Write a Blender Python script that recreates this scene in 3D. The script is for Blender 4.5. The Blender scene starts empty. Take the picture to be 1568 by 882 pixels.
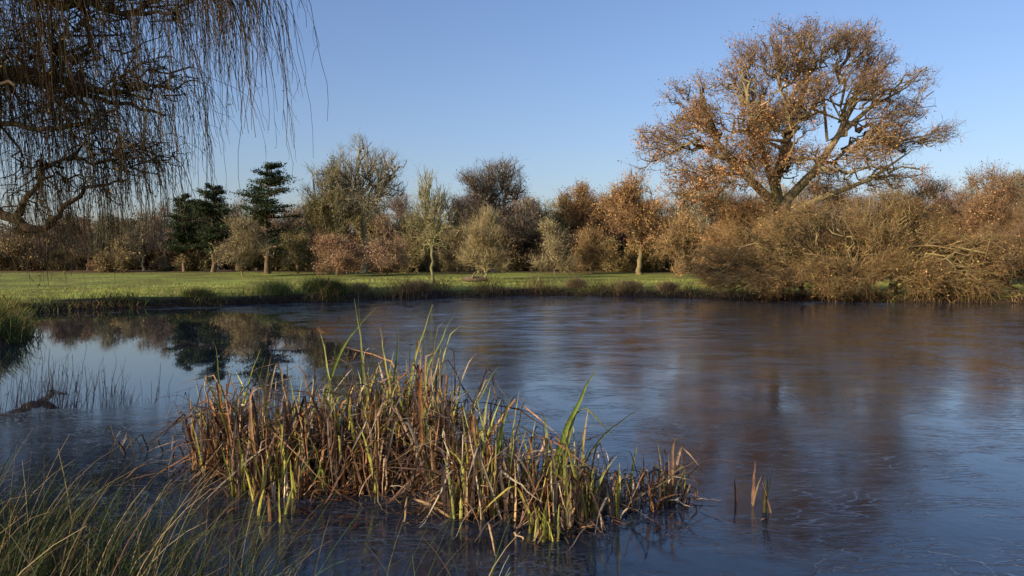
import bpy, math
import numpy as np
from mathutils import Vector, kdtree

RNG = np.random.default_rng(7)
scene = bpy.context.scene

# ------------------------------------------------------------------ helpers
class Geo:
    def __init__(s):
        s.v=[]; s.f=[]; s.c=[]; s.m=[]; s.n=0
    def add(s,V,F,C,mat=0):
        V=np.asarray(V,float).reshape(-1,3); F=np.asarray(F,np.int64).reshape(-1,4)
        C=np.asarray(C,float)
        if C.ndim==1: C=np.broadcast_to(C,(len(V),3))
        s.v.append(V); s.f.append(F+s.n); s.c.append(C.reshape(-1,3)); s.m.append(np.full(len(F),mat,np.int32)); s.n+=len(V)
    def arrays(s):
        return np.concatenate(s.v),np.concatenate(s.f),np.concatenate(s.c),np.concatenate(s.m)
    def build(s,name,mats,smooth=True):
        V,F,C,M=s.arrays()
        me=bpy.data.meshes.new(name)
        me.vertices.add(len(V)); me.vertices.foreach_set('co',V.astype(np.float32).ravel())
        me.loops.add(F.size); me.loops.foreach_set('vertex_index',F.astype(np.int32).ravel())
        me.polygons.add(len(F)); me.polygons.foreach_set('loop_start',np.arange(0,F.size,4,dtype=np.int32))
        me.polygons.foreach_set('loop_total',np.full(len(F),4,np.int32))
        me.polygons.foreach_set('material_index',M)
        me.polygons.foreach_set('use_smooth',np.full(len(F),smooth))
        a=me.color_attributes.new('Col','FLOAT_COLOR','POINT')
        rgba=np.ones((len(V),4),np.float32); rgba[:,:3]=np.clip(C,0,.9)
        a.data.foreach_set('color',rgba.ravel())
        for m in mats: me.materials.append(m)
        me.update(calc_edges=True)
        ob=bpy.data.objects.new(name,me); scene.collection.objects.link(ob)
        return ob

def norm(a): return a/np.maximum(np.linalg.norm(a,axis=-1,keepdims=True),1e-9)

def frames(P):
    T=norm(np.gradient(P,axis=1))
    mean=norm(P[:,-1]-P[:,0])
    ref=np.where(np.abs(mean[:,2:3])>0.75,np.array([[1.,0.13,0]]),np.array([[0.1,0.05,1.]]))
    A=norm(np.cross(T,ref[:,None,:])); B=np.cross(T,A)
    return T,A,B

def tubes(geo,P,R,sides,C,mat=0):
    N,K,_=P.shape
    if N==0: return
    T,A,B=frames(P)
    a=np.arange(sides)/sides*2*np.pi
    V=P[:,:,None,:]+R[:,:,None,None]*(np.cos(a)[None,None,:,None]*A[:,:,None,:]+np.sin(a)[None,None,:,None]*B[:,:,None,:])
    idx=np.arange(N*K*sides).reshape(N,K,sides)
    i2=np.roll(idx,-1,axis=2)
    F=np.stack([idx[:,:-1],i2[:,:-1],i2[:,1:],idx[:,1:]],-1).reshape(-1,4)
    C=np.asarray(C,float)
    if C.ndim==2: C=np.repeat(C[:,None,:],K,1)
    if C.ndim==1: C=np.broadcast_to(C,(N,K,3))
    Cv=np.repeat(C[:,:,None,:],sides,2)
    geo.add(V,F,Cv.reshape(-1,3),mat)

def ribbons(geo,P,W,C,rng,mat=0,fold=0.0,side=None):
    N,K,_=P.shape
    if N==0: return
    T=norm(np.gradient(P,axis=1))
    if side is None:
        th=rng.uniform(0,2*np.pi,N); side=np.stack([np.cos(th),np.sin(th),rng.normal(0,.15,N)],-1)
    nrm=norm(np.cross(T,side[:,None,:])); S=norm(np.cross(nrm,T))
    C=np.asarray(C,float)
    if C.ndim==2: C=np.repeat(C[:,None,:],K,1)
    if fold>0:
        V=np.stack([P-S*W[...,None]/2, P+nrm*W[...,None]*fold, P+S*W[...,None]/2],2); k=3
    else:
        V=np.stack([P-S*W[...,None]/2, P+S*W[...,None]/2],2); k=2
    idx=np.arange(N*K*k).reshape(N,K,k)
    F=np.stack([idx[:,:-1,:-1],idx[:,:-1,1:],idx[:,1:,1:],idx[:,1:,:-1]],-1).reshape(-1,4)
    geo.add(V,F,np.repeat(C[:,:,None,:],k,2).reshape(-1,3),mat)

def leaves(geo,P,size,C,rng,mat=1,flat=0.0):
    N=len(P)
    a=norm(rng.normal(size=(N,3))*np.array([1,1,1-flat])); b=rng.normal(size=(N,3))*np.array([1,1,1-flat])
    b=norm(np.cross(a,b)) if flat==0 else norm(np.cross(a,norm(rng.normal(size=(N,3))*np.array([.25,.25,1]))))
    s=(size*rng.uniform(.6,1.4,N))[:,None]
    V=np.stack([P-a*s*.6,P-b*s*.33,P+a*s*.6,P+b*s*.33],1)
    geo.add(V,np.arange(N*4).reshape(N,4),np.repeat(C,4,0),mat)

def jit(rng,col,N,amt=.25,hue=.08):
    return np.asarray(col)[None,:]*np.exp(rng.normal(0,amt,(N,1)))*np.exp(rng.normal(0,hue,(N,3)))

# ------------------------------------------------------------------ materials
def mat_attr(name,rough=.8,transl=0.0,noise_scale=0.0,bump=0.0,spec=.3,diffuse=False):
    m=bpy.data.materials.new(name); m.use_nodes=True
    nt=m.node_tree; N=nt.nodes; L=nt.links; N.clear()
    out=N.new('ShaderNodeOutputMaterial')
    if diffuse: b=N.new('ShaderNodeBsdfDiffuse')
    else:
        b=N.new('ShaderNodeBsdfPrincipled'); b.inputs['Roughness'].default_value=rough; b.inputs['Specular IOR Level'].default_value=spec
    at=N.new('ShaderNodeAttribute'); at.attribute_name='Col'
    col=at.outputs['Color']
    if noise_scale>0:
        tc=N.new('ShaderNodeTexCoord'); nz=N.new('ShaderNodeTexNoise'); nz.inputs['Scale'].default_value=noise_scale; nz.inputs['Detail'].default_value=2
        L.new(tc.outputs['Object'],nz.inputs['Vector'])
        mr=N.new('ShaderNodeMapRange'); mr.inputs['From Min'].default_value=.3; mr.inputs['From Max'].default_value=.7; mr.inputs['To Min'].default_value=.6; mr.inputs['To Max'].default_value=1.4
        L.new(nz.outputs['Fac'],mr.inputs['Value'])
        vm=N.new('ShaderNodeVectorMath'); vm.operation='SCALE'
        L.new(col,vm.inputs[0]); L.new(mr.outputs['Result'],vm.inputs['Scale']); col=vm.outputs['Vector']
        if bump>0:
            bp=N.new('ShaderNodeBump'); bp.inputs['Strength'].default_value=bump; bp.inputs['Distance'].default_value=.02
            L.new(nz.outputs['Fac'],bp.inputs['Height']); L.new(bp.outputs['Normal'],b.inputs['Normal'])
    L.new(col,b.inputs['Color' if diffuse else 'Base Color'])
    if transl>0:
        t=N.new('ShaderNodeBsdfTranslucent'); L.new(col,t.inputs['Color'])
        mx=N.new('ShaderNodeMixShader'); mx.inputs[0].default_value=transl
        L.new(b.outputs[0],mx.inputs[1]); L.new(t.outputs[0],mx.inputs[2]); L.new(mx.outputs[0],out.inputs['Surface'])
    else: L.new(b.outputs[0],out.inputs['Surface'])
    return m
M_bark=mat_attr('bark',noise_scale=1.7,diffuse=True)
M_leaf=mat_attr('autumn_leaf',transl=.2,noise_scale=.5,diffuse=True)
M_grass=mat_attr('grass_blade',transl=.25,noise_scale=.35,diffuse=True)
M_reed=mat_attr('reed_blade',.5,.10,14.0,.2,spec=.4)
MT=[M_bark,M_leaf]

# ------------------------------------------------------------------ pond outline & terrain height
POND=np.array([(-12.4,19.2),(-15,16),(-19,13),(-16,9.5),(-10,8.2),(-6,7.0),(-4,5.9),(-2.6,5.0),(-1,4.3),(3,3.7),(10,3),(24,1),(38,4),(47,14),(50,28),(44,38),
 (34,42),(27.6,43),(20,45),(14.5,47.3),(11.5,50.5),(9.2,52),(6,54.5),(3,55.5),(-.5,54),(-3.6,52),(-6,49.5),(-8.8,48),(-10.2,45),(-12.6,43.6),(-15,40.5),(-17,39.3),(-20,36.5),(-20.2,33),(-18.8,31),(-16.8,27.5),(-14.4,24),(-13.2,22.6)],float)
def sdf(x,y):
    x=np.asarray(x,float).ravel(); y=np.asarray(y,float).ravel()
    d=np.full(x.shape,1e9); ins=np.zeros(x.shape,bool)
    n=len(POND)
    for i in range(n):
        a=POND[i]; b=POND[(i+1)%n]; e=b-a
        t=np.clip(((x-a[0])*e[0]+(y-a[1])*e[1])/(e@e),0,1)
        d=np.minimum(d,np.hypot(x-a[0]-t*e[0],y-a[1]-t*e[1]))
        c=((a[1]>y)!=(b[1]>y))
        with np.errstate(divide='ignore',invalid='ignore'):
            xi=(b[0]-a[0])*(y-a[1])/(b[1]-a[1]+1e-12)+a[0]
        ins^=c&(x<xi)
    return np.where(ins,-d,d)
def wob(x,y):
    return .5*np.sin(x*.9+1.3*np.sin(y*.5))+.3*np.sin(y*1.3+x*.4)+.2*np.sin(x*2.3-y*1.7)
def G(x,y):
    shp=np.shape(x); x=np.asarray(x,float).ravel(); y=np.asarray(y,float).ravel()
    s=sdf(x,y)+.25*wob(x,y)
    t=np.clip((s+.6)/1.6,0,1); t=t*t*(3-2*t)
    h=-.35+.8*t
    h=h+np.where(s>0,1,0)*(.05*wob(x*.6,y*.6)*np.clip(s,0,1)+.07*wob(x*.21+3,y*.23)*np.clip(s/4,0,1))
    h=h+1.0*np.clip((y-50)/55,0,1)*np.clip(s/5,0,1)
    return h.reshape(shp)
def Gs(x,y): return float(G(np.array([x]),np.array([y]))[0])

def axis(lo,hi,step,far):
    core=np.arange(lo,hi+1e-6,step); out=[]; s=step; p=hi
    while p<far: s*=1.22; p+=s; out.append(p)
    outn=[]; s=step; p=lo
    while p>-far: s*=1.22; p-=s; outn.append(p)
    return np.concatenate([outn[::-1],core,out])
xs=axis(-45,55,.4,3000); ys=axis(-6,70,.4,3000)
X,Y=np.meshgrid(xs,ys); Z=G(X,Y)
g=Geo(); V=np.stack([X,Y,Z],-1).reshape(-1,3)
idx=np.arange(X.size).reshape(X.shape)
F=np.stack([idx[:-1,:-1],idx[:-1,1:],idx[1:,1:],idx[1:,:-1]],-1).reshape(-1,4)
s=sdf(X,Y); nn=wob(X.ravel()*.5,Y.ravel()*.5)
grass=np.array([.285,.33,.07]); soil=np.array([.05,.036,.02]); litter=np.array([.17,.12,.055])
c=np.broadcast_to(grass,(X.size,3)).copy()
c*= (1+.18*nn)[:,None]
w=np.clip((1.5-s)/.9,0,1)[:,None]; c=c*(1-w)+soil*w
w=np.clip((Y.ravel()-90+3*nn)/8,0,1)[:,None]*np.clip((190-Y.ravel())/20,0,1)[:,None]; c=c*(1-w)+litter*w
g.add(V,F,c)

def ground_mat():
    m=bpy.data.materials.new('meadow_ground'); m.use_nodes=True
    nt=m.node_tree; N=nt.nodes; L=nt.links
    b=N['Principled BSDF']; b.inputs['Roughness'].default_value=.9; b.inputs['Specular IOR Level'].default_value=.1
    at=N.new('ShaderNodeAttribute'); at.attribute_name='Col'
    tc=N.new('ShaderNodeTexCoord')
    n1=N.new('ShaderNodeTexNoise'); n1.inputs['Scale'].default_value=.35; n1.inputs['Detail'].default_value=4
    n2=N.new('ShaderNodeTexNoise'); n2.inputs['Scale'].default_value=4; n2.inputs['Detail'].default_value=4
    L.new(tc.outputs['Object'],n1.inputs['Vector']); L.new(tc.outputs['Object'],n2.inputs['Vector'])
    cr=N.new('ShaderNodeValToRGB'); cr.color_ramp.elements[0].position=.38; cr.color_ramp.elements[0].color=(.72,.58,.7,1); cr.color_ramp.elements[1].position=.62; cr.color_ramp.elements[1].color=(1.0,.97,.9,1)
    L.new(n1.outputs['Fac'],cr.inputs['Fac'])
    mx=N.new('ShaderNodeMix'); mx.data_type='RGBA'; mx.blend_type='MULTIPLY'; mx.inputs[0].default_value=1
    L.new(at.outputs['Color'],mx.inputs[6]); L.new(cr.outputs['Color'],mx.inputs[7])
    mr=N.new('ShaderNodeMapRange'); mr.inputs['From Min'].default_value=.3; mr.inputs['From Max'].default_value=.7; mr.inputs['To Min'].default_value=.5; mr.inputs['To Max'].default_value=1.5
    L.new(n2.outputs['Fac'],mr.inputs['Value'])
    vm=N.new('ShaderNodeVectorMath'); vm.operation='SCALE'; L.new(mx.outputs[2],vm.inputs[0]); L.new(mr.outputs['Result'],vm.inputs['Scale'])
    L.new(vm.outputs['Vector'],b.inputs['Base Color'])
    bp=N.new('ShaderNodeBump'); bp.inputs['Strength'].default_value=1; bp.inputs['Distance'].default_value=.25
    L.new(n2.outputs['Fac'],bp.inputs['Height']); L.new(bp.outputs['Normal'],b.inputs['Normal'])
    return m
g.build('ground',[ground_mat()])

# ------------------------------------------------------------------ pond water / ice
def water_mat():
    m=bpy.data.materials.new('pond_ice'); m.use_nodes=True
    nt=m.node_tree; N=nt.nodes; L=nt.links
    b=N['Principled BSDF']; b.inputs['IOR'].default_value=1.40; b.inputs['Specular IOR Level'].default_value=.5
    geo=N.new('ShaderNodeNewGeometry'); pos=geo.outputs['Position']
    def math_(op,a,b_=None,c_=None):
        n=N.new('ShaderNodeMath'); n.operation=op
        for i,v in enumerate((a,b_,c_)):
            if v is None: continue
            if isinstance(v,(int,float)): n.inputs[i].default_value=v
            else: L.new(v,n.inputs[i])
        return n.outputs[0]
    def mapr(v,a,b_,c_,d_):
        n=N.new('ShaderNodeMapRange'); n.inputs['From Min'].default_value=a; n.inputs['From Max'].default_value=b_; n.inputs['To Min'].default_value=c_; n.inputs['To Max'].default_value=d_
        L.new(v,n.inputs['Value']); return n.outputs['Result']
    def noise(scale,detail=4,vec=None,dist=0,rough=.5):
        n=N.new('ShaderNodeTexNoise'); n.inputs['Scale'].default_value=scale; n.inputs['Detail'].default_value=detail; n.inputs['Distortion'].default_value=dist; n.inputs['Roughness'].default_value=rough
        L.new(vec or pos,n.inputs['Vector']); return n.outputs['Fac']
    def mapping(sx,sy,rz=0):
        n=N.new('ShaderNodeMapping'); n.inputs['Scale'].default_value=(sx,sy,1); n.inputs['Rotation'].default_value=(0,0,rz); L.new(pos,n.inputs['Vector']); return n.outputs[0]
    sep=N.new('ShaderNodeSeparateXYZ'); L.new(pos,sep.inputs[0])
    big=noise(.25,3)
    X_=math_('ADD',sep.outputs['X'],12.0); Y_=math_('SUBTRACT',sep.outputs['Y'],23.5)
    el=math_('ADD',math_('MULTIPLY',X_,-.433/16),math_('MULTIPLY',Y_,.902/16))
    es=math_('ADD',math_('MULTIPLY',X_,.902/6.6),math_('MULTIPLY',Y_,.433/6.6))
    r=math_('SQRT',math_('ADD',math_('MULTIPLY',el,el),math_('MULTIPLY',es,es)))
    r=math_('ADD',r,math_('MULTIPLY',math_('SUBTRACT',big,.5),.7))
    ice=mapr(r,.90,.98,0,1)
    rn=noise(.5,6,mapping(1,.6),.6,.62)
    rough_ice=math_('MULTIPLY',mapr(rn,.35,.65,.04,.14),mapr(sep.outputs['Y'],8,30,.8,1.1))
    fine=noise(5.0,5,mapping(1,1,.5),1.0,.65)
    soft=noise(1.6,3,mapping(1,1.2,.2),.8,.5)
    nz=N.new('ShaderNodeTexNoise'); nz.inputs['Scale'].default_value=1.1; nz.inputs['Detail'].default_value=4; L.new(pos,nz.inputs['Vector'])
    def cracks(sx,sy,rz,scale,wd):
        v=N.new('ShaderNodeTexVoronoi'); v.feature='DISTANCE_TO_EDGE'; v.inputs['Scale'].default_value=scale
        a=N.new('ShaderNodeVectorMath'); a.operation='ADD'; L.new(mapping(sx,sy,rz),a.inputs[0]); L.new(nz.outputs['Color'],a.inputs[1]); L.new(a.outputs[0],v.inputs['Vector'])
        return mapr(v.outputs['Distance'],0,wd,1,0)
    crack=math_('ADD',cracks(.6,2.4,.5,2.0,.03),math_('MULTIPLY',cracks(.5,2.6,-.55,4.5,.05),.8))
    patch=mapr(noise(.9,5,None,.5,.6),.45,.6,0,1)
    cr=math_('MULTIPLY',crack,patch)
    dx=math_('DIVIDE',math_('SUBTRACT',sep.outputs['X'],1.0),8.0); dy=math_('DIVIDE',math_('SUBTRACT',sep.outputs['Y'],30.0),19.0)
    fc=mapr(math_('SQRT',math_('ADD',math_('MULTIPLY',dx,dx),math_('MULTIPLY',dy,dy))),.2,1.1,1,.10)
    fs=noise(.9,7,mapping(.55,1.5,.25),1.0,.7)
    frost_sheen=math_('MULTIPLY',math_('MULTIPLY',mapr(fs,.44,.62,0,1),fc),ice)  # pale frost streaks that also paint in reflected sky brightness mid-pond
    rough=math_('ADD',math_('ADD',math_('MULTIPLY',ice,math_('SUBTRACT',rough_ice,.01)),.01),math_('MULTIPLY',frost_sheen,.12))
    L.new(rough,b.inputs['Roughness'])
    h=math_('ADD',math_('ADD',math_('MULTIPLY',fine,.35),math_('MULTIPLY',soft,.8)),math_('MULTIPLY',cr,.5))
    bp=N.new('ShaderNodeBump'); bp.inputs['Distance'].default_value=.02
    L.new(math_('MULTIPLY',mapr(ice,0,1,.005,.26),mapr(sep.outputs['Y'],6,25,.75,1.1)),bp.inputs['Strength']); L.new(h,bp.inputs['Height'])
    L.new(bp.outputs['Normal'],b.inputs['Normal'])
    mx=N.new('ShaderNodeMix'); mx.data_type='RGBA'; mx.inputs[6].default_value=(.004,.007,.014,1); mx.inputs[7].default_value=(.014,.021,.036,1); L.new(rn,mx.inputs[0])
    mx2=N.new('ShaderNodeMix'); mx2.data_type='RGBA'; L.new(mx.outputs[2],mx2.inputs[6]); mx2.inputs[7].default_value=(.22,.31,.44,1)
    L.new(math_('MINIMUM',math_('ADD',math_('MULTIPLY',math_('MULTIPLY',cr,ice),.22),math_('MULTIPLY',frost_sheen,.6)),.8),mx2.inputs[0])
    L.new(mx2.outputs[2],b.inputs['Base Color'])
    return m
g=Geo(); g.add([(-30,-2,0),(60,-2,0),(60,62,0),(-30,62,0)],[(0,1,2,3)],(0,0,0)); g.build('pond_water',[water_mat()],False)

# ------------------------------------------------------------------ tree skeletons
def sublobes(rng,lobes,k=5,sc=.48):
    out=[]
    for l in lobes:
        c=np.array(l[:3]); r=np.array(l[3:6]); w=(l[6] if len(l)>6 else l[3]*l[4]*l[5])
        for i in range(k):
            d=norm(rng.normal(size=3)); q=c+d*r*rng.uniform(.5,.9); s=rng.uniform(.75,1.25)*sc
            out.append((*q,*(r*s),w*s))
    return out
def sample_lobes(rng,lobes,n,shell=2.4):
    L=np.array([l[:6] for l in lobes],float); w=np.array([l[6] if len(l)>6 else l[3]*l[4]*l[5] for l in lobes],float); w/=w.sum()
    k=rng.choice(len(L),n,p=w); d=norm(rng.normal(size=(n,3))); r=rng.uniform(0,1,n)**(1/shell)
    return L[k,:3]+d*r[:,None]*L[k,3:6], k
def skeleton(rng,roots,lobes,counts,rads,biases,anchor,wig=.07,sag=0.0,upcurve=.25,first=None):
    batches=[(r[0][None],r[1][None],0) for r in roots]
    npos=[];ndir=[];nrad=[]
    for P,R in roots:
        npos.append(P[1:]); ndir.append(norm(np.gradient(P,axis=0))[1:]); nrad.append(R[1:])
    npos=np.concatenate(npos);ndir=np.concatenate(ndir);nrad=np.concatenate(nrad)
    last=None
    for lv,n in enumerate(counts):
        if lv==0 and n==0:
            T=np.array([l[:3] for l in (first or lobes)],float); n=len(T)
        else: T,_=sample_lobes(rng,lobes,n)
        kd=kdtree.KDTree(len(npos))
        for i,p in enumerate(npos): kd.insert(p,i)
        kd.balance()
        q=T+biases[lv]*(np.asarray(anchor)-T)
        ix=np.array([kd.find(p)[1] for p in q])
        p0=npos[ix]; d0=ndir[ix]; r0=nrad[ix]
        ln=np.linalg.norm(T-p0,axis=1,keepdims=True)
        K=[10,8,6,4,4][lv]
        c1=p0+d0*ln*upcurve+np.array([0,0,1])*ln*(.12 if lv<2 else 0)
        c2=T-(T-p0)*.3+np.array([0,0,-1])*ln*sag
        t=np.linspace(0,1,K)[None,:,None]
        P=(1-t)**3*p0[:,None]+3*(1-t)**2*t*c1[:,None]+3*(1-t)*t*t*c2[:,None]+t**3*T[:,None]
        nz=rng.normal(size=P.shape)*ln[:,None]*wig; nz[:,0]=0; nz[:,-1]*=.5
        P=P+nz
        rs=np.minimum(r0*.8,rads[lv]*rng.uniform(.6,1.2,n)); re=rads[lv+1]
        R=rs[:,None]*(1-np.linspace(0,1,K))[None]**.8+np.minimum(re,rs)[:,None]*np.linspace(0,1,K)[None]
        batches.append((P,R,lv+1))
        npos=np.concatenate([npos,P[:,1:].reshape(-1,3)]); ndir=np.concatenate([ndir,norm(np.gradient(P,axis=1))[:,1:].reshape(-1,3)]); nrad=np.concatenate([nrad,R[:,1:].ravel()])
        last=(P[:,1:].reshape(-1,3),norm(np.gradient(P,axis=1))[:,1:].reshape(-1,3))
    return batches,(npos,ndir,nrad),last
def emit(geo,rng,batches,bark,twigc,thin_ribbon=False):
    for P,R,lv in batches:
        col=np.asarray(bark)*(1-lv/5)+np.asarray(twigc)*(lv/5)
        C=jit(rng,col,len(P),.18,.05)
        if lv>=3 and thin_ribbon: ribbons(geo,P,R*2,C,rng)
        else: tubes(geo,P,R,[9,7,5,4,3,3][lv],C)
def spray(geo,rng,last,n,length,rad,col,spread=.8,droop=0.0,up=.15,ribbon=False,K=3,jc=.25,wiggle=.3):
    p,d=last; i=rng.integers(0,len(p),n)
    D=norm(d[i]+rng.normal(size=(n,3))*spread+np.array([0,0,up]))
    ln=length*rng.uniform(.4,1.4,n)
    P=[p[i]]
    for k in range(1,K):
        D=norm(D+np.array([0,0,-droop])+rng.normal(size=(n,3))*wiggle)
        P.append(P[-1]+D*(ln/(K-1))[:,None])
    P=np.stack(P,1); R=np.linspace(rad,rad*.45,K)[None]*np.ones((n,1))
    C=jit(rng,col,n,jc,.06)
    if ribbon: ribbons(geo,P,R*2,C,rng)
    else: tubes(geo,P,R,3,C)
    return P[:,1:].reshape(-1,3),norm(np.gradient(P,axis=1))[:,1:].reshape(-1,3)
def clump_filter(rng,P,freq,th,seed):
    r=np.random.default_rng(seed); v=np.zeros(len(P))
    for _ in range(5):
        k=norm(r.normal(size=3))*freq*r.uniform(.6,1.7); v+=np.sin(P@k+r.uniform(0,6.28))
    return v>th
def trunk(base,top,r0,r1,K=7,bend=.15,rng=RNG,flare=1.5):
    t=np.linspace(0,1,K)[:,None]; P=np.array(base)*(1-t)+np.array(top)*t
    n=rng.normal(size=(K,3))*bend*np.array([1,1,.2]); n[0]=0; P=P+n
    R=r0*(1-t[:,0])+r1*t[:,0]; R[0]*=flare; return P,R

# ---- big oak
def big_oak():
    rng=np.random.default_rng(11); g=Geo(); by=62; bz=Gs(20.4,by)-.2
    lobes=[(23.2,62,19.0,3.6,4,2.6),(26.8,62.5,19.0,2.8,3.2,2.2),(17.8,61.5,17.3,3.0,3.2,2.4),(20.4,61.8,18.2,2.6,3,2.2),(14.4,62,14.6,2.6,3.2,2.4),(12.4,61,11.2,2.8,3,2.2),(17.0,61,13.2,3,3.5,2.4),
      (21,62,14.6,3.6,5,2.6),(25.2,60.5,15.2,3.2,3,2.4),(30.0,62,15.6,3.0,3.2,2.1),(31.2,61.5,12.2,2.8,4,2.0),(27.6,61,12.0,2.8,4,2.0),(16.8,60,9.6,3.6,4,2.2),(21.2,59.5,10.2,3.4,3,2.2),(26.2,61,9.2,4.2,4,2.2),(20.5,66,15,4,3,3),(13.8,60,7.6,3.0,3,1.7),(28.6,62,17.4,2.0,2.6,1.5)]
    fine=sublobes(rng,lobes,6,.5)
    roots=[trunk((20.4,by,bz),(20.9,by,7.0),.85,.6,rng=rng),
           (np.array([(20.8,by,6.0),(20.4,by,8.5),(21.1,by-.2,11),(21.5,by,13.2),(22.8,by,16),(23.2,62,18)]),np.array([.48,.40,.33,.25,.15,.06])),
           (np.array([(20.8,by,6.4),(18.6,by,8.6),(16.8,by-.2,10.2),(15.4,by,12.4),(14.2,by,14)]),np.array([.40,.32,.25,.16,.06])),
           (np.array([(20.8,by,6.6),(23.4,by-.3,9.4),(25.0,by-.6,12.0),(27.6,by,14.2),(30.6,by,15.9)]),np.array([.40,.32,.24,.15,.05])),
           (np.array([(20.6,by-.3,6.8),(19.4,by-1,10),(18.4,by-1,13),(17.8,by-.5,16)]),np.array([.3,.24,.16,.06])),
           (np.array([(20.8,by,5.4),(18.0,by-1,6.6),(15.2,by-1.2,6.9),(13,by-1,7.4)]),np.array([.26,.2,.13,.05])),
           (np.array([(20.9,by,5.8),(24.0,by-1,7.4),(27.2,by-1.2,8.6),(30.4,by-1,10.8)]),np.array([.28,.22,.14,.05])),
           (np.array([(25.0,by-.6,12.0),(26.2,by-.5,14.8),(27.4,by,17.8)]),np.array([.2,.14,.05]))]
    b,nodes,last=skeleton(rng,roots,fine,[0,220,1400,5600],[.17,.08,.038,.019,.011],[.55,.26,.10,.04],(20.9,62,8.5),wig=.085,first=lobes)
    emit(g,rng,b,(.27,.21,.105),(.22,.145,.08))
    tips=spray(g,rng,last,23000,.75,.0095,(.24,.15,.085),spread=1.0,up=.05)
    M=120000
    P=tips[0][rng.integers(0,len(tips[0]),M)]+rng.normal(size=(M,3))*.14
    lowleft=((24-P[:,0])*.10+(12-P[:,2])*.10)
    keep=clump_filter(rng,P,1.5,-.4,3)&(rng.uniform(0,1,len(P))<np.clip(.33+lowleft*.3,.13,1))
    P=P[keep]; C=jit(rng,(.46,.25,.10),len(P),.34,.08)
    leaves(g,P,.13,C,rng)
    return g.build('oak_tree',MT)
big_oak()

# ---- generic broadleaf
def broad(g,rng,base,H,W,bark,twigc,n=(10,60,420,1800),spr=6000,leaf=None,nleaf=0,lsize=.16,ribbon=True,crown_lo=.25,tr=None,twr=.018,leafth=-.5,D=None,slen=.9,up=.15,biases=(.6,.32,.14,.06),wig=.075,sub=4,subs=.6):
    bx,by=base; bz=Gs(bx,by)-.15; D=D or W
    lobes=[]
    m=9
    for i in range(m):
        a=i/m*6.283+rng.uniform(-.4,.4); zz=rng.uniform(0,1)
        rad=(.30 if zz<.6 else .18)*rng.uniform(.8,1.15)
        lobes.append((bx+math.cos(a)*W*rad,by+math.sin(a)*D*rad,bz+H*(crown_lo+.12+(1-crown_lo-.3)*zz),W*rng.uniform(.15,.22),D*.2,H*(1-crown_lo)*rng.uniform(.13,.2)))
    lobes.append((bx+rng.uniform(-.12,.12)*W,by,bz+H*.86,W*.18,D*.2,H*.13))
    lobes.append((bx,by,bz+H*(crown_lo+.45*(1-crown_lo)),W*.3,D*.3,H*(1-crown_lo)*.32))
    fine=sublobes(rng,lobes,sub,subs)
    tr=tr or H*.03
    fork=(bx+rng.uniform(-.3,.3),by,bz+H*(crown_lo+.1))
    roots=[trunk((bx,by,bz),fork,tr,tr*.7,rng=rng,bend=.08)]
    b,nodes,last=skeleton(rng,roots,fine,[0,n[1],n[2],n[3]],[tr*.5,tr*.24,max(.024,tr*.1),.02,.012],biases,fork,wig=wig,first=lobes)
    emit(g,rng,b,bark,twigc,thin_ribbon=ribbon)
    tips=spray(g,rng,last,spr,slen,twr,twigc,ribbon=ribbon,spread=.9,up=up)
    if nleaf:
        P=tips[0][rng.integers(0,len(tips[0]),nleaf)]+rng.normal(size=(nleaf,3))*.15
        P=P[clump_filter(rng,P,.9,leafth,int(rng.integers(1,999)))]
        leaves(g,P,lsize,jit(rng,leaf,len(P),.3,.08),rng)

def conifer(g,rng,base,H,W,col=(.048,.064,.030)):
    bx,by=base; bz=Gs(bx,by)-.2
    P,R=trunk((bx,by,bz),(bx+.2,by,bz+H),H*.024,.05,K=9,rng=rng); tubes(g,P[None],R[None],8,np.array([[.16,.11,.07]]))
    tiers=10; br=[];lf=[]
    for i in range(tiers):
        t=.30+.70*i/(tiers-1); z=bz+H*t; prof=.5*math.sin(min(1,(1.08-t)/.55)*math.pi*.5)**.8
        for k in range(6 if i<tiers-1 else 3):
            a=rng.uniform(0,6.28); L=W*prof*rng.uniform(.4,1.2); zz=z+rng.uniform(-.45,.45)
            e=np.array([bx+math.cos(a)*L,by+math.sin(a)*L,zz+L*rng.uniform(0,.25)]); s0=np.array([bx,by,zz-.2])
            tt=np.linspace(0,1,5)[:,None]; br.append(s0*(1-tt)+e*tt+rng.normal(size=(5,3))*.06)
            n=320; u=rng.uniform(.25,1.08,n)[:,None]; wdt=.3*L+.25
            lf.append(s0*(1-u)+e*u+np.stack([rng.normal(0,wdt*.5,n),rng.normal(0,wdt*.5,n),rng.normal(.12,.14,n)],-1))
    br=np.stack(br); tubes(g,br,np.linspace(.12,.03,5)[None]*np.ones((len(br),1)),4,jit(rng,(.14,.1,.06),len(br)))
    lf=np.concatenate(lf); leaves(g,lf,.19,jit(rng,col,len(lf),.45,.12),rng,flat=.3)

def one(name,fn,*a,seed=1,**k):
    g=Geo(); fn(g,np.random.default_rng(seed),*a,**k); return g.build(name,MT)
K_=1220.
def bx(px,d): return (px-784)/K_*d        # bearing x distance -> metres east

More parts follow.
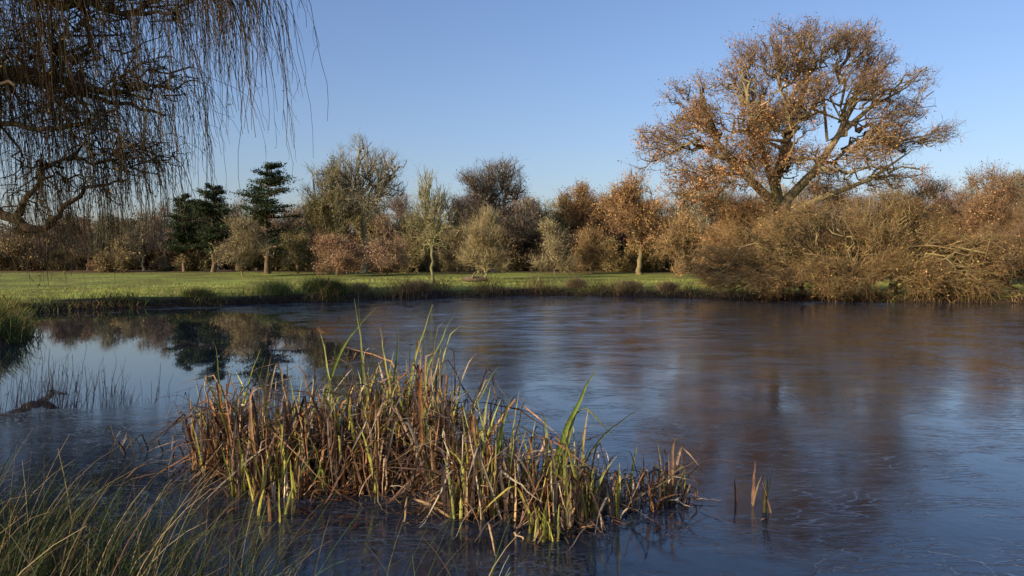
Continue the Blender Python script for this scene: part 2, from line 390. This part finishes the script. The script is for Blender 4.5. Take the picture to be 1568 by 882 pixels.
one('bare_tree',broad,(bx(558,95),95),17.0,15,(.30,.26,.15),(.25,.21,.13),seed=21,n=(11,150,1000,3600),spr=8000,crown_lo=.3,tr=.42,twr=.013)
one('bare_tree',broad,(bx(502,92),92),14.0,8,(.26,.23,.12),(.24,.20,.10),seed=22,n=(10,60,450,1800),spr=4500,crown_lo=.25,leaf=(.18,.16,.055),nleaf=6000,leafth=.2,tr=.3)
one('bare_tree',broad,(bx(757,100),100),14.6,14,(.18,.145,.10),(.16,.125,.09),seed=23,n=(11,110,900,3400),spr=9500,crown_lo=.22,tr=.42,leaf=(.14,.11,.05),nleaf=5000,leafth=.1,twr=.015)
one('young_tree',broad,(bx(661,60),60),9.3,5.6,(.27,.24,.11),(.29,.25,.12),seed=24,n=(9,50,240,700),spr=900,crown_lo=.2,tr=.12,twr=.008,ribbon=False,slen=.8,up=.5,wig=.04,biases=(.65,.4,.25,.1))
one('hazel_bush',broad,(bx(742,72),72),6.8,5.6,(.30,.25,.12),(.36,.28,.14),seed=25,n=(10,60,420,1500),spr=3500,crown_lo=.05,tr=.13,twr=.010,ribbon=False,slen=.7,up=.5,wig=.04,biases=(.65,.4,.25,.1))
one('orange_oak_tree',broad,(bx(980,88),88),11.4,12,(.28,.2,.11),(.27,.16,.08),seed=26,n=(10,80,600,2200),spr=7000,crown_lo=.2,tr=.3,leaf=(.46,.27,.10),nleaf=18000,leafth=-.2,lsize=.15)
one('cedar_tree',conifer,(bx(410,90),90),11.9,7.6,seed=27)
one('pine_tree',conifer,(bx(326,96),96),10.0,5.6,seed=38)
one('pine_tree',conifer,(bx(283,99),99),9.2,4.6,seed=39)
for i,(px,d,H,W,lc,nl) in enumerate([(590,84,6.4,7.5,(.38,.25,.15),7000),(515,82,4.4,5.5,(.37,.23,.13),5000),(372,82,6.4,6.2,(.33,.26,.14),3000),(850,86,5.8,5.5,(.42,.34,.18),3000),
        (455,88,4.4,5,(.25,.20,.09),5000),(905,92,5.6,6,(.35,.23,.10),5000),(700,90,5.6,5,(.31,.24,.12),4000),(640,93,6.6,6,(.28,.22,.10),5000),(1045,80,6.5,7,(.42,.27,.12),7000)]):
    one('shrub',broad,(bx(px,d),d),H,W,(.24,.18,.10),tuple(np.array(lc)*.8),seed=40+i,n=(10,60,400,1400),spr=4000,crown_lo=.03,tr=.1,leaf=lc,nleaf=nl,leafth=-.3,lsize=.13,up=.4,slen=.8,twr=.014)

# ---- woodland belt
def template(seed,kind):
    g=Geo(); rng=np.random.default_rng(seed)
    cols={'brown':((.23,.18,.11),(.25,.18,.11),(.32,.22,.11),3500,0),'olive':((.24,.20,.11),(.23,.185,.095),(.23,.19,.07),5000,-.4),'orange':((.25,.18,.10),(.30,.19,.09),(.46,.28,.11),6500,-.6),'bare':((.27,.23,.16),(.25,.20,.14),(.2,.15,.08),1500,.8),'scrub':((.17,.13,.07),(.20,.15,.085),(.23,.165,.075),8000,-3)}
    b,t,l,n,th=cols[kind]
    x0,y0=0,300.
    if kind=='scrub': broad(g,rng,(x0,y0),4.5,7,b,t,n=(8,40,220,700),spr=3200,crown_lo=0.0,tr=.1,leaf=l,nleaf=n,leafth=th,lsize=.22)
    else: broad(g,rng,(x0,y0),11,8.0,b,t,n=(9,60,360,1200),spr=3800,crown_lo=.2,tr=.26,leaf=l,nleaf=n,leafth=th,lsize=.16,twr=.017)
    V,F,C,M=g.arrays(); V=V-np.array([x0,y0,Gs(x0,y0)]); V[:,2]*=(4.5 if kind=='scrub' else 11)/np.percentile(V[:,2],99.7); return V,F,C,M
TP={k:[template(sd,k) for sd in s] for k,s in {'brown':(1,2),'olive':(3,13),'orange':(4,),'bare':(5,6),'scrub':(7,8)}.items()}
def place(g,rng,kind,x,y,sc,szk=1.0,tint=1.0):
    V,F,C,M=TP[kind][rng.integers(len(TP[kind]))]; a=rng.uniform(0,6.28); ca,sa=math.cos(a),math.sin(a)
    s=sc; wd=rng.uniform(.85,1.2); U=np.stack([(V[:,0]*ca-V[:,1]*sa)*s*wd,(V[:,0]*sa+V[:,1]*ca)*s*wd,V[:,2]*s*szk],-1)+np.array([x,y,Gs(x,y)-.1])
    s_=g.n; g.v.append(U); g.f.append(F+s_); g.c.append(C*tint*np.exp(rng.normal(0,.07,3))); g.m.append(M); g.n+=len(U)
g=Geo(); rng=np.random.default_rng(78)
kinds=['brown','olive','brown','bare','bare','brown','olive','bare']
prof_x=[-500,60,120,250,450,640,700,830,900,1000,1040,1200,1440,1500,1568,2100]
prof_h=[60,62,90,98,106,110,110,126,132,126,126,130,135,142,142,100]
for px in np.arange(-120,1760,28):
    d=rng.uniform(104,124); p=px+rng.uniform(-12,12); top=2+np.interp(p,prof_x,prof_h)*rng.uniform(.76,1.06)/K_*d
    x=bx(p,d); H=top-Gs(x,d); k=kinds[rng.integers(len(kinds))]
    if 820<p<930 and rng.uniform()<.5: k='orange'
    place(g,rng,k,x,d,H/11,1.0,tint=rng.uniform(.75,1.15))
for px in np.arange(-120,1760,44):
    d=rng.uniform(98,106); p=px+rng.uniform(-18,18); place(g,rng,'scrub',bx(p,d),d,rng.uniform(.45,1.1),tint=rng.uniform(.7,1.3))
for px in np.arange(-150,1800,30):
    d=rng.uniform(128,140); place(g,rng,'scrub',bx(px,d),d,rng.uniform(1.4,2.0),tint=.5)
g.build('distant_woodland',MT)
for i,(px,d,H,W,kc) in enumerate([(1500,62,9.4,8.5,(.33,.20,.10)),(1590,58,8.8,8.5,(.28,.18,.09)),(1420,66,9,8,(.33,.21,.10)),(1125,60,7.5,8,(.44,.26,.11)),(1700,60,9,9,(.25,.16,.08))]):
    one('thorn_tree',broad,(bx(px,d),d),H,W,(.22,.16,.09),kc,seed=70+i,n=(10,80,600,2400),spr=6500,crown_lo=.05,tr=.14,leaf=tuple(np.array(kc)*1.15),nleaf=6000,leafth=0,lsize=.12,ribbon=False,twr=.010)
g=Geo()
for px in np.arange(-400,200,12):
    d=rng.uniform(330,360); place(g,rng,'scrub',bx(px,d),d,rng.uniform(.9,1.7),tint=np.array([1.0,1.15,1.7])*.9)  # blue tint paints distance haze into the foliage colours
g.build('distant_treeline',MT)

# ---- sprawling sallow bush on the far bank, right
def sallow():
    rng=np.random.default_rng(5); g=Geo()
    roots=[];
    for x,y in [(17.2,47.1),(18.6,46.6),(19.6,46.3),(20.6,46.5),(21.8,46),(23,45.8),(15.8,47.4),(24.4,45.4),(20.2,47.6),(22.3,47.2)]:
        for q in range(2):
            lean=(x-19.8)*.45+rng.uniform(-.8,.8); b=np.array((x+rng.uniform(-.2,.2),y,Gs(x,y)-.1)); roots.append(trunk(b,b+np.array((lean,rng.uniform(-1.0,.5),1.9)),.10,.06,K=6,bend=.06,rng=rng))
    lobes=[(19.5,47,4.2,3.4,3,1.7,4),(16.4,46.9,4.0,2.6,2.5,1.5,2.5),(13.4,46.6,3.0,2.4,2,1.2,1.8),(12.0,46.2,1.7,1.8,1.6,.9,1.3),(15,45.5,1.2,2.6,1.6,.8,2.4),(23.5,46.3,4.0,3.0,3,1.9,3),(18.6,45.0,1.5,2.8,1.6,1.1,3.0),(22,44.8,1.6,2.6,1.5,1.2,3.0),(25.8,45.4,2.6,2.6,2,1.7,2.4),(21.8,47,5.6,2.4,2,1.0,1.2),(24.8,44.4,1.2,2.7,1.5,.9,2.2),(17.4,46.4,5.2,1.8,2,.8,.7)]
    fine=sublobes(rng,lobes,8,.5)
    b,nodes,last=skeleton(rng,roots,fine,[80,340,1700,5600],[.065,.036,.020,.012,.008],[.7,.36,.16,.06],(19.8,46.6,.8),wig=.07,sag=-.08,upcurve=.35)
    emit(g,rng,b,(.23,.175,.08),(.25,.17,.075))
    tips=spray(g,rng,last,17000,.7,.0075,(.29,.185,.08),spread=.9,up=.05,droop=.05)
    n=18000; P=tips[0][rng.integers(0,len(tips[0]),n)]+rng.normal(size=(n,3))*.05
    P=P[clump_filter(rng,P,1.2,-.3,4)]
    leaves(g,P,.085,jit(rng,(.36,.235,.08),len(P),.35,.12),rng)
    return g.build('sallow_bush',MT)
sallow()
g=Geo(); rng=np.random.default_rng(91)
for x,y,H,W in [(28.5,45.5,4.2,6),(33,44.8,4.8,6.5),(37.5,44,4.5,7),(42,42,5,7)]:
    broad(g,rng,(x,y),H,W,(.22,.17,.09),(.26,.17,.085),n=(12,80,500,1900),spr=5000,crown_lo=0.0,tr=.08,leaf=(.3,.2,.08),nleaf=4000,lsize=.1,ribbon=False,twr=.008,slen=.7)
g.build('bankside_thicket',MT)

# ---- weeping willow, left
def willow():
    rng=np.random.default_rng(31); g=Geo(); T=np.array
    bz=Gs(-27,33)-.3
    roots=[trunk((-27,33,bz),(-26.2,33,6.5),.8,.6,rng=rng)]
    def limb(pts,r0,r1):
        pts=T(pts,float); n=len(pts)*4; t=np.linspace(0,len(pts)-1,n); 
        P=np.stack([np.interp(t,np.arange(len(pts)),pts[:,i]) for i in range(3)],-1)
        P[1:-1]=(P[:-2]+2*P[1:-1]+P[2:])/4; P+=rng.normal(size=P.shape)*.07
        roots.append((P,np.linspace(r0,r1,n)))
    limb([(-26.5,33,4.5),(-22,32.2,4.9),(-19.8,31.8,3.9),(-18.8,31.6,3.4),(-18.0,31.5,3.9),(-16.8,31.2,5.0),(-15.0,31,5.4)],.26,.04)
    limb([(-19.8,31.8,3.9),(-18.9,31.4,4.8),(-18.2,31,5.8),(-16.5,30.6,6.6)],.14,.04)
    limb([(-18.8,31.6,3.4),(-18.2,31.4,2.9),(-17.4,31.2,3.1)],.1,.03)
    limb([(-26.4,33,6),(-23,32.5,9.2),(-20,32,9.9),(-17.5,31.5,9.2),(-15.5,31,8.6),(-13.8,30.8,8.9)],.34,.05)
    limb([(-26.4,33,6.5),(-24,32,10.5),(-20,31.5,12.8),(-15.5,31,13.9),(-12,30.6,13.8),(-9.0,30.4,13.2)],.38,.06)
    limb([(-20,31.5,12.8),(-17,30.5,12.0),(-14.5,30,11.4),(-12.5,29.8,11.4)],.18,.05)
    limb([(-26.2,33,6.5),(-27,31,11),(-26,29,14),(-22,27,15),(-17,27,14.5),(-12,27,13.6),(-7.6,27,12.4)],.4,.06)
    limb([(-26.5,33,6.3),(-30,34,10),(-34,35,12.5)],.4,.1)
    limb([(-26.5,33,5),(-24.5,29.5,7.2),(-21,27,8),(-18,26,7.6),(-15.8,25.5,7.9)],.22,.05)
    limb([(-23,32.5,9.2),(-21,34.5,10),(-18.5,36,9.5),(-16,37,9)],.2,.06)
    limb([(-23,32.5,9.2),(-20.5,31,8.0),(-18.5,30.6,7.2),(-16.8,30.4,7.3),(-14.8,30.2,7.9)],.16,.04)
    lobes=[(-20,31.5,11,4,4,2.2),(-15.5,31,12.2,3.6,3.5,1.8),(-10.6,30,13.0,2.6,2.5,1.2,18),(-17,31,8.2,3.2,3,1.4),(-17.8,31.2,5.0,3.0,2.5,1.4),(-22,28,9.5,3.5,3,2),(-13.8,31,9.2,2.0,2,1.1,10),(-14.4,31,6.4,1.8,2,1.0,10),(-30,34,12,5,5,3),(-25,30,14,5,5,2.5),(-20,35,9.5,3.5,3,2),(-18,28,13.5,5,4,1.5),(-10.4,27.5,12.4,3.2,2,1.0,14)]
    b,nodes,last=skeleton(rng,roots,lobes,[34,240,1100],[.11,.055,.03,.015],[.25,.15,.08],(-24,32,8),wig=.10)
    emit(g,rng,b,(.09,.07,.045),(.095,.07,.042))
    npos,ndir,nrad=nodes
    ok=np.where(nrad<.13)[0]
    n=4000; i=ok[rng.integers(0,len(ok),n)]; p=npos[i]
    K=9; L=rng.gamma(2.6,1.35,n)+.6
    lim=np.interp(p[:,0],[-30,-20,-16,-13,-10.5,-8],[1.2,.8,1.0,2.8,4.6,6.6])+rng.gamma(1.8,1.1,n)
    L=np.minimum(L,np.maximum(p[:,2]-lim,.5))
    d=norm(ndir[i]*.5+rng.normal(size=(n,3))*.5+np.array([0,0,-.1])); Ps=[p]; D=d
    for k in range(1,K):
        D=norm(D*np.array([.66,.66,1])+np.array([.05,0,-.36])+rng.normal(size=(n,3))*.13); Ps.append(Ps[-1]+D*(L/(K-1))[:,None])
    P=np.stack(Ps,1); R=np.linspace(.015,.008,K)[None]*rng.uniform(.7,1.25,(n,1))
    C=jit(rng,(.105,.075,.04),n,.4,.08); tubes(g,P,R,3,C)
    q=P[:,2:].reshape(-1,3); dd=norm(np.gradient(P,axis=1))[:,2:].reshape(-1,3)
    tips=spray(g,rng,(q,dd),8000,.8,.009,(.115,.08,.042),spread=.45,droop=.2,up=-.1,K=4,wiggle=.2)
    j=np.where(nrad<.08)[0]; spray(g,rng,(npos[j],ndir[j]),6500,.85,.010,(.105,.075,.04),spread=.9,droop=.15,K=4)
    m=4500; pk=rng.integers(0,len(tips[0]),m); pp=tips[0][pk]+rng.normal(size=(m,3))*.05; pp=pp[(pp[:,0]<-14)|(rng.uniform(0,1,m)<.15)]
    leaves(g,pp,.09,jit(rng,(.24,.17,.06),len(pp),.3,.1),rng)
    return g.build('weeping_willow_tree',MT)
willow()

# ------------------------------------------------------------------ grasses
def blades(g,rng,xy,L,W,C,lean=.35,curl=.8,K=4,az=None,azs=6.28,zoff=0,tipc=None):
    n=len(xy); z=G(xy[:,0],xy[:,1])-.03+zoff
    ph=rng.uniform(0,6.28,n) if az is None else rng.normal(az,azs,n)
    th=np.abs(rng.normal(0,lean,n)); cv=rng.uniform(.2,1,n)*curl
    P=[np.stack([xy[:,0],xy[:,1],z],-1)]
    for k in range(1,K):
        a=th+cv*(k/(K-1))**1.3; D=np.stack([np.sin(a)*np.cos(ph),np.sin(a)*np.sin(ph),np.cos(a)],-1)
        P.append(P[-1]+D*(L/(K-1))[:,None])
    P=np.stack(P,1); w=np.asarray(W)*np.ones(n); Wd=w[:,None]*np.array([1,.9,.65,.1] if K==4 else np.linspace(1,.12,K)**.7)[None]
    Cc=np.repeat(C[:,None,:],K,1)
    if tipc is not None:
        t=np.linspace(0,1,K)[None,:,None]**2; Cc=Cc*(1-t)+tipc[:,None,:]*t
    ribbons(g,P,Wd,Cc,rng)
def scatter(rng,n,x0,x1,y0,y1,smin,smax):
    xy=np.stack([rng.uniform(x0,x1,n),rng.uniform(y0,y1,n)],-1); s=sdf(xy[:,0],xy[:,1]); k=(s>smin)&(s<smax); return xy[k],s[k]
rng=np.random.default_rng(3); g=Geo()
xy,s=scatter(rng,190000,-40,50,15,78,1.2,20)
dens=wob(xy[:,0]*.9,xy[:,1]*.9)*.5+.5
k=rng.uniform(0,1,len(xy))<(.3+.6*dens); xy=xy[k]; n=len(xy)
C=jit(rng,(.31,.345,.08),n,.25,.1); dry=rng.uniform(0,1,n)<.22; C[dry]=jit(rng,(.42,.34,.16),dry.sum(),.2,.05)
blades(g,rng,xy,rng.uniform(.06,.2,n)*(1+.6*(wob(xy[:,0]*.5,xy[:,1]*.5)>.2)),.028,C)
g.build('meadow_grass',[M_grass])
g=Geo()
xy,s=scatter(rng,360000,-40,50,17,59,.0,1.8); n=len(xy)
cl=wob(xy[:,0]*1.6+5,xy[:,1]*1.6); k=(rng.uniform(0,1,n)<np.clip(.4+.6*cl,.12,1)); xy=xy[k]; n=len(xy); cl=cl[k]
x=xy[:,0]; brown=np.clip(np.interp(x,[-40,-22,-12,-9,-7,3,5,8,11,14,40],[.35,.4,.4,.6,.97,.97,.6,.8,.85,.85,.85]),0,1)
isb=rng.uniform(0,1,n)<brown
C=jit(rng,(.14,.16,.04),n,.4,.1); C[isb]=jit(rng,(.20,.125,.06),isb.sum(),.55,.1)
Lh=np.interp(x,[-40,-20,-13,-11,-9,-7,3,5,9,14,40],[.35,.35,.5,.8,.55,.85,.85,.45,.65,.55,.5])*rng.uniform(.4,1.2,n)*(1+.6*np.clip(cl,-1,1))
blades(g,rng,xy,Lh,.024,C,lean=.3,curl=1.0)
for cx,cy,rr,L0,cc in [(-13.8,20.6,.9,.9,0),(-15.4,18.6,1,.9,0),(-13.4,45.0,.9,1.0,0),(-11.4,46.6,.8,1.1,0),(-10.6,47.4,.7,.9,0),(8,54.6,.8,.8,1),(-6,51.5,.6,.8,1),(4.6,56.6,.5,.9,1),(-9.5,49.5,.5,.7,1),(10.3,52.8,.5,.8,1),(-16.5,42.0,.6,.6,0)]:
    m=1500; q=np.stack([rng.normal(cx,rr*.5,m),rng.normal(cy,rr*.5,m)],-1); blades(g,rng,q,L0*rng.uniform(.5,1.1,m),.02,jit(rng,(.16,.17,.055) if cc==0 else (.36,.26,.12),m,.4,.12),lean=.45,curl=1.1)
g.build('bank_sedge',[M_grass])
g=Geo(); xy,s=scatter(rng,32000,-8,-.1,2.3,7.8,-.3,4.0)
k=rng.uniform(0,1,len(xy))<np.clip(.25+.65*wob(xy[:,0]*2,xy[:,1]*2)+(-xy[:,0]-1.5)*.12,.04,1); xy=xy[k]; n=len(xy)
C=jit(rng,(.052,.066,.026),n,.4,.1); dry=rng.uniform(0,1,n)<.35; C[dry]=jit(rng,(.20,.15,.075),dry.sum(),.5,.06)  # blade colours darkened: shade on the near bank is painted in
L=rng.uniform(.3,.9,n)*np.interp(xy[:,0],[-8,-3,-1.6,-.6,-.1],[1.0,1.0,.95,.8,.6])
blades(g,rng,xy,L,rng.uniform(.004,.008,n),C,lean=.35,curl=1.1,K=7,az=.1,azs=1.2,tipc=C*1.3)
g.build('foreground_grass',[M_grass])

# ------------------------------------------------------------------ reeds
def reed(g,rng,base,L,th0,az,curl,brk,dth,daz,W,C,tip,K=13,fold=.22,face=None):
    n=len(base); P=[np.concatenate([base,np.full((n,1),-.12)],1)]
    for k in range(1,K):
        s_=k/(K-1); bent=(s_>brk)
        a=th0+curl*s_**1.5+np.where(bent,dth,0)*np.clip((s_-brk)/.09,0,1); ph=az+np.where(bent,daz,0)+.0
        D=np.stack([np.sin(a)*np.cos(ph),np.sin(a)*np.sin(ph),np.cos(a)],-1)+rng.normal(size=(n,3))*.06
        q=P[-1]+D*(L/(K-1))[:,None]; q[:,2]=np.where((q[:,2]<.012)&(k>2),.012+rng.uniform(0,.02,n),q[:,2]); P.append(q)
    P=np.stack(P,1); t=np.linspace(0,1,K)
    Wd=W[:,None]*(np.clip(1-t**3,.08,1)*np.clip(.65+t*2,.65,1))[None]
    Cc=C[:,None,:]*(1-t[None,:,None]**1.5)+tip[:,None,:]*t[None,:,None]**1.5
    th=rng.uniform(0,6.28,n) if face is None else rng.normal(face,.45,n)
    ribbons(g,P,Wd,Cc,rng,fold=fold,side=np.stack([np.cos(th),np.sin(th),np.zeros(n)],-1))
STRAW=np.array([(.42,.27,.12),(.36,.18,.07),(.20,.10,.045),(.09,.05,.028),(.54,.42,.26),(.36,.16,.055),(.13,.07,.04),(.10,.065,.045),(.28,.18,.10),(.065,.04,.028)])
GREEN=np.array([(.26,.28,.04),(.36,.33,.06),(.16,.2,.035),(.44,.34,.07)])
def cluster(g,rng,cx,cy,sx,sy,n,h,fdry=.52,fstub=.12,fgreen=.08,fcurl=.38,w=1.0):
    def pos(m):
        r=np.sqrt(rng.uniform(0,1,m))*1.55; a=rng.uniform(0,6.28,m); return np.stack([cx+sx*r*np.cos(a),cy+sy*r*np.sin(a)],-1)
    def pick(P,m,j=.25): return P[rng.integers(len(P),size=m)]*np.exp(rng.normal(0,j,(m,1)))
    m=int(n*fdry); C=pick(STRAW,m); reed(g,rng,pos(m),h*rng.uniform(.7,1.6,m)+.12,np.abs(rng.normal(0,.24,m)),rng.uniform(0,6.28,m),rng.uniform(0,.4,m),rng.uniform(.3,.75,m),rng.uniform(1.1,2.9,m),rng.normal(0,.8,m),w*rng.uniform(.011,.032,m),C,C*.75)
    m=int(n*fstub); C=pick(STRAW,m); reed(g,rng,pos(m),h*rng.uniform(.3,.85,m)+.12,np.abs(rng.normal(0,.12,m)),rng.uniform(0,6.28,m),np.zeros(m),np.full(m,2.),np.zeros(m),np.zeros(m),w*rng.uniform(.018,.032,m),C,C*1.1)
    m=int(n*fgreen); C=pick(GREEN,m); B=pick(GREEN[1:2],m)*.5+C*.5; reed(g,rng,pos(m),h*rng.uniform(.5,1.2,m)+.12,np.abs(rng.normal(0,.12,m)),rng.uniform(0,6.28,m),rng.uniform(0,.6,m),np.where(rng.uniform(0,1,m)<.4,rng.uniform(.5,.9,m),2.),rng.uniform(.6,2,m),rng.normal(0,.4,m),w*rng.uniform(.015,.034,m),B,C)
    m=int(n*fcurl); C=pick(STRAW,m); p=pos(m); reed(g,rng,p,h*rng.uniform(.6,1.5,m),rng.uniform(.1,1.1,m),rng.uniform(0,6.28,m),rng.uniform(1.0,3.4,m),rng.uniform(.3,.6,m),rng.uniform(.2,1,m),rng.normal(0,1.2,m),w*rng.uniform(.009,.024,m),C,C*.8)
def blade_at(g,rng,items):
    for (x,y,L,th,az,curl,brk,dth,w,c) in items:
        C=np.array([c]); reed(g,rng,np.array([[x,y]]),np.array([L+.12]),np.array([th]),np.array([az]),np.array([curl]),np.array([brk]),np.array([dth]),np.array([0.]),np.array([w]),C,C*.8,K=15,face=0.)
rng=np.random.default_rng(19)
g=Geo()
for a in [(-2.75,8.0,.28,.33,270,.96),(-2.2,7.6,.30,.40,330,.97),(-1.65,7.7,.28,.40,320,1.02),(-1.15,7.8,.26,.43,340,1.2),(-.75,7.6,.18,.33,220,1.18),(-1.5,7.1,.35,.12,80,.65),(-3.1,8.2,.18,.2,60,.9),(-.6,7.1,.15,.25,95,.92)]:
    cluster(g,rng,*a)
cluster(g,rng,-2.05,6.95,.28,.16,80,.45,.3,.2,.4,.05); cluster(g,rng,-1.9,6.3,.12,.1,12,.25,.2,.5,.3,0)
gr=(.2,.25,.04); gy=(.3,.3,.06); br_=(.32,.22,.11)
blade_at(g,rng,[(-2.0,7.9,1.75,.05,0,.7,2,0,.036,gr),(-1.45,7.8,1.74,.03,3.1,.05,2,0,.028,gr),(-1.33,7.7,1.72,.06,3.3,.1,2,0,.03,(.16,.17,.05)),(-1.1,7.8,1.66,.03,0,.35,2,0,.032,gy),(-1.0,7.7,1.58,.05,.3,.5,2,0,.03,gr),(-.9,7.9,1.6,.1,.2,.25,.9,1.6,.026,gy),
  (-.75,7.7,1.5,.1,.2,.5,.85,1.8,.024,br_),(-1.7,7.8,1.45,.05,2.6,.3,2,0,.03,gy),(-2.9,8.1,1.25,.04,3,.1,2,0,.028,gr),(-1.2,7.6,1.5,.02,1,.15,2,0,.036,gr),(-1.05,7.6,1.45,.12,3.3,.1,2,0,.03,gy),(-2.5,7.9,1.3,.05,1,.3,.8,2,.022,br_),(-.55,7.6,1.3,.15,0,.4,.8,2,.022,br_),
  (-3.1,8.1,1.15,.1,3,.2,.85,2,.022,(.14,.09,.05)),(-2.6,8.2,1.3,.05,0,.2,.85,1.5,.02,(.14,.09,.05)),(-.4,7.6,1.1,.3,0,.5,.8,1.6,.02,br_),(-.95,7.7,1.7,.12,0,.1,.9,2,.018,(.16,.11,.06)),(-2.2,7.9,1.35,.03,3,.1,.9,2,.022,br_)])
for (x,y) in [(-4.35,8.7),(-4.1,8.5),(-4.0,8.65),(-3.75,8.6),(-4.6,9.1)]:
    blade_at(g,rng,[(x,y,.35,.5,rng.uniform(0,6.28),.1,.5,1.9,.018,(.07,.05,.03)),(x+.05,y,.28,.3,rng.uniform(0,6.28),.1,.6,2.1,.016,(.08,.06,.03))])
g.build('reed_clump',[M_reed])
g=Geo()
for a in [(-.3,6.55,.20,.24,190,.86),(.02,6.5,.18,.24,125,.72),(.38,6.35,.2,.25,160,.76),(.65,6.5,.2,.22,80,.5)]: cluster(g,rng,*a,fgreen=.15,fdry=.50,w=.95)
cluster(g,rng,1.0,6.75,.3,.22,100,.48,.5,.05,.06,.42); cluster(g,rng,1.35,6.9,.14,.12,24,.52,.5,.1,.1,.3); cluster(g,rng,.25,5.85,.09,.09,26,.28,.2,.2,.5,.1)
blade_at(g,rng,[(.28,6.4,1.28,.1,.1,.45,2,0,.05,gr),(.33,6.4,1.22,.05,0,.5,.75,1.9,.042,gy),(.45,6.4,1.2,.1,.0,1.1,.93,1.0,.024,(.22,.22,.07)),(.4,6.5,1.12,.04,.0,.2,.8,2.4,.03,gr),(.55,6.4,1.0,.05,.5,.1,.88,2.2,.026,(.3,.22,.1)),
 (-.35,6.5,1.0,.05,.4,.2,2,0,.038,gy),(-.2,6.45,.95,.1,.1,.2,2,0,.036,gr),(-.05,6.6,1.0,.05,0,.15,2,0,.03,gy),(.35,6.25,.8,.1,3,.1,2,0,.034,(.4,.38,.08)),(.0,6.6,1.05,.05,0,.15,.85,2,.02,br_),
 (1.35,6.8,.62,.02,0,.1,.85,1.6,.034,(.34,.2,.1)),(1.38,6.85,.7,.1,0,.3,.5,2.2,.02,(.3,.16,.08)),(1.3,6.7,.85,.4,0,.9,.6,.6,.018,(.26,.12,.06)),(1.2,6.8,.65,.5,.2,.2,.6,1.3,.03,(.24,.2,.07)),(.75,6.6,1.0,.9,.0,.3,2,0,.014,(.3,.2,.12)),(.7,6.4,.9,.8,-.2,.5,2,0,.018,(.35,.25,.14))])
g.build('reed_clump',[M_reed])
g=Geo()
blade_at(g,rng,[(2.02,6.65,.33,.02,0,.05,2,0,.032,(.2,.1,.05)),(2.05,6.4,.32,.10,.2,.1,2,0,.034,(.32,.25,.10)),(2.07,6.45,.28,.05,1,.1,2,0,.03,(.20,.21,.05)),(2.1,6.4,.2,.2,3,.1,2,0,.028,(.28,.17,.08)),(1.9,6.7,.12,.05,3,.0,2,0,.03,(.14,.06,.03)),(2.0,6.6,.2,.2,0,.1,2,0,.02,(.2,.12,.05)),(2.04,6.42,.24,.02,0,.05,2,0,.03,(.12,.1,.04))])
g.build('reed_stump',[M_reed])

# dead leaves and broken stalks lying on the ice around the reeds
g=Geo(); n=150; cs=np.array([(-1.3,6.2),(-2.9,7.2),(1.2,6.3),(.2,5.9),(-.9,6.8),(-1.9,6.6)])
c0=cs[rng.integers(0,len(cs),n)]; xy=c0+rng.normal(size=(n,2))*np.array([.35,.18])
a=rng.uniform(0,6.28,n); L=rng.uniform(.02,.10,n); d=np.stack([np.cos(a),np.sin(a)],-1)
z=rng.uniform(.006,.02,(n,1)); P=np.stack([np.concatenate([xy-d*L[:,None],z],1),np.concatenate([xy,z+.006],1),np.concatenate([xy+d*L[:,None],z],1)],1)
Wd=(rng.uniform(.008,.022,n))[:,None]*np.array([[.3,1,.3]])
ribbons(g,P,Wd,jit(rng,(.16,.085,.045),n,.4,.12),rng,side=np.stack([-d[:,1],d[:,0],np.zeros(n)],-1))
g.build('fallen_leaves',[M_grass])

# fallen log on the meadow
g=Geo(); lx,ly=bx(727,66),66.; lz=Gs(lx,ly)+.22
P=np.array([[(lx-1.1+i*.37,ly+.05*i,lz+.02*math.sin(i)) for i in range(7)]]); R=np.array([[.05,.24,.26,.25,.24,.22,.05]])
tubes(g,P,R,10,np.array([[.20,.14,.09]])); P2=np.array([[(lx-.2,ly-.1,lz+.1),(lx-.1,ly-.3,lz+.4),(lx+.1,ly-.4,lz+.6)]]); tubes(g,P2,np.array([[.08,.06,.03]]),6,np.array([[.2,.14,.09]]))
g.build('fallen_log',[M_bark])

# ------------------------------------------------------------------ light, sky, camera
S=Vector((-.80,-.60,0)).normalized(); el=math.radians(20)
S=Vector((S.x*math.cos(el),S.y*math.cos(el),math.sin(el)))
sd=bpy.data.lights.new('sun','SUN'); sd.energy=5.0; sd.angle=math.radians(.5); sd.color=(1,.86,.65)
so=bpy.data.objects.new('sun',sd); scene.collection.objects.link(so); so.rotation_euler=S.to_track_quat('Z','Y').to_euler()
w=bpy.data.worlds.new('World'); scene.world=w; w.use_nodes=True; nt=w.node_tree
bg=nt.nodes['Background']; sky=nt.nodes.new('ShaderNodeTexSky'); sky.sky_type='NISHITA'; sky.sun_disc=False
sky.sun_elevation=el; sky.sun_rotation=math.atan2(S.x,S.y); sky.air_density=1.2; sky.dust_density=1.3; sky.ozone_density=4.0; sky.altitude=0
tn=nt.nodes.new('ShaderNodeMix'); tn.data_type='RGBA'; tn.blend_type='MULTIPLY'; tn.inputs[0].default_value=1; tn.inputs[7].default_value=(1.07,.99,1.12,1)
nt.links.new(sky.outputs[0],tn.inputs[6]); nt.links.new(tn.outputs[2],bg.inputs['Color']); bg.inputs['Strength'].default_value=.15
cd=bpy.data.cameras.new('camera'); cd.lens=28; cd.sensor_width=36; cd.clip_end=6000; cd.clip_start=.05
co=bpy.data.objects.new('camera',cd); scene.collection.objects.link(co); co.location=(0,0,2.0); co.rotation_euler=(math.radians(90-1.55),0,0)
scene.camera=co
scene.view_settings.view_transform='Standard'; scene.view_settings.look='None'; scene.view_settings.exposure=0
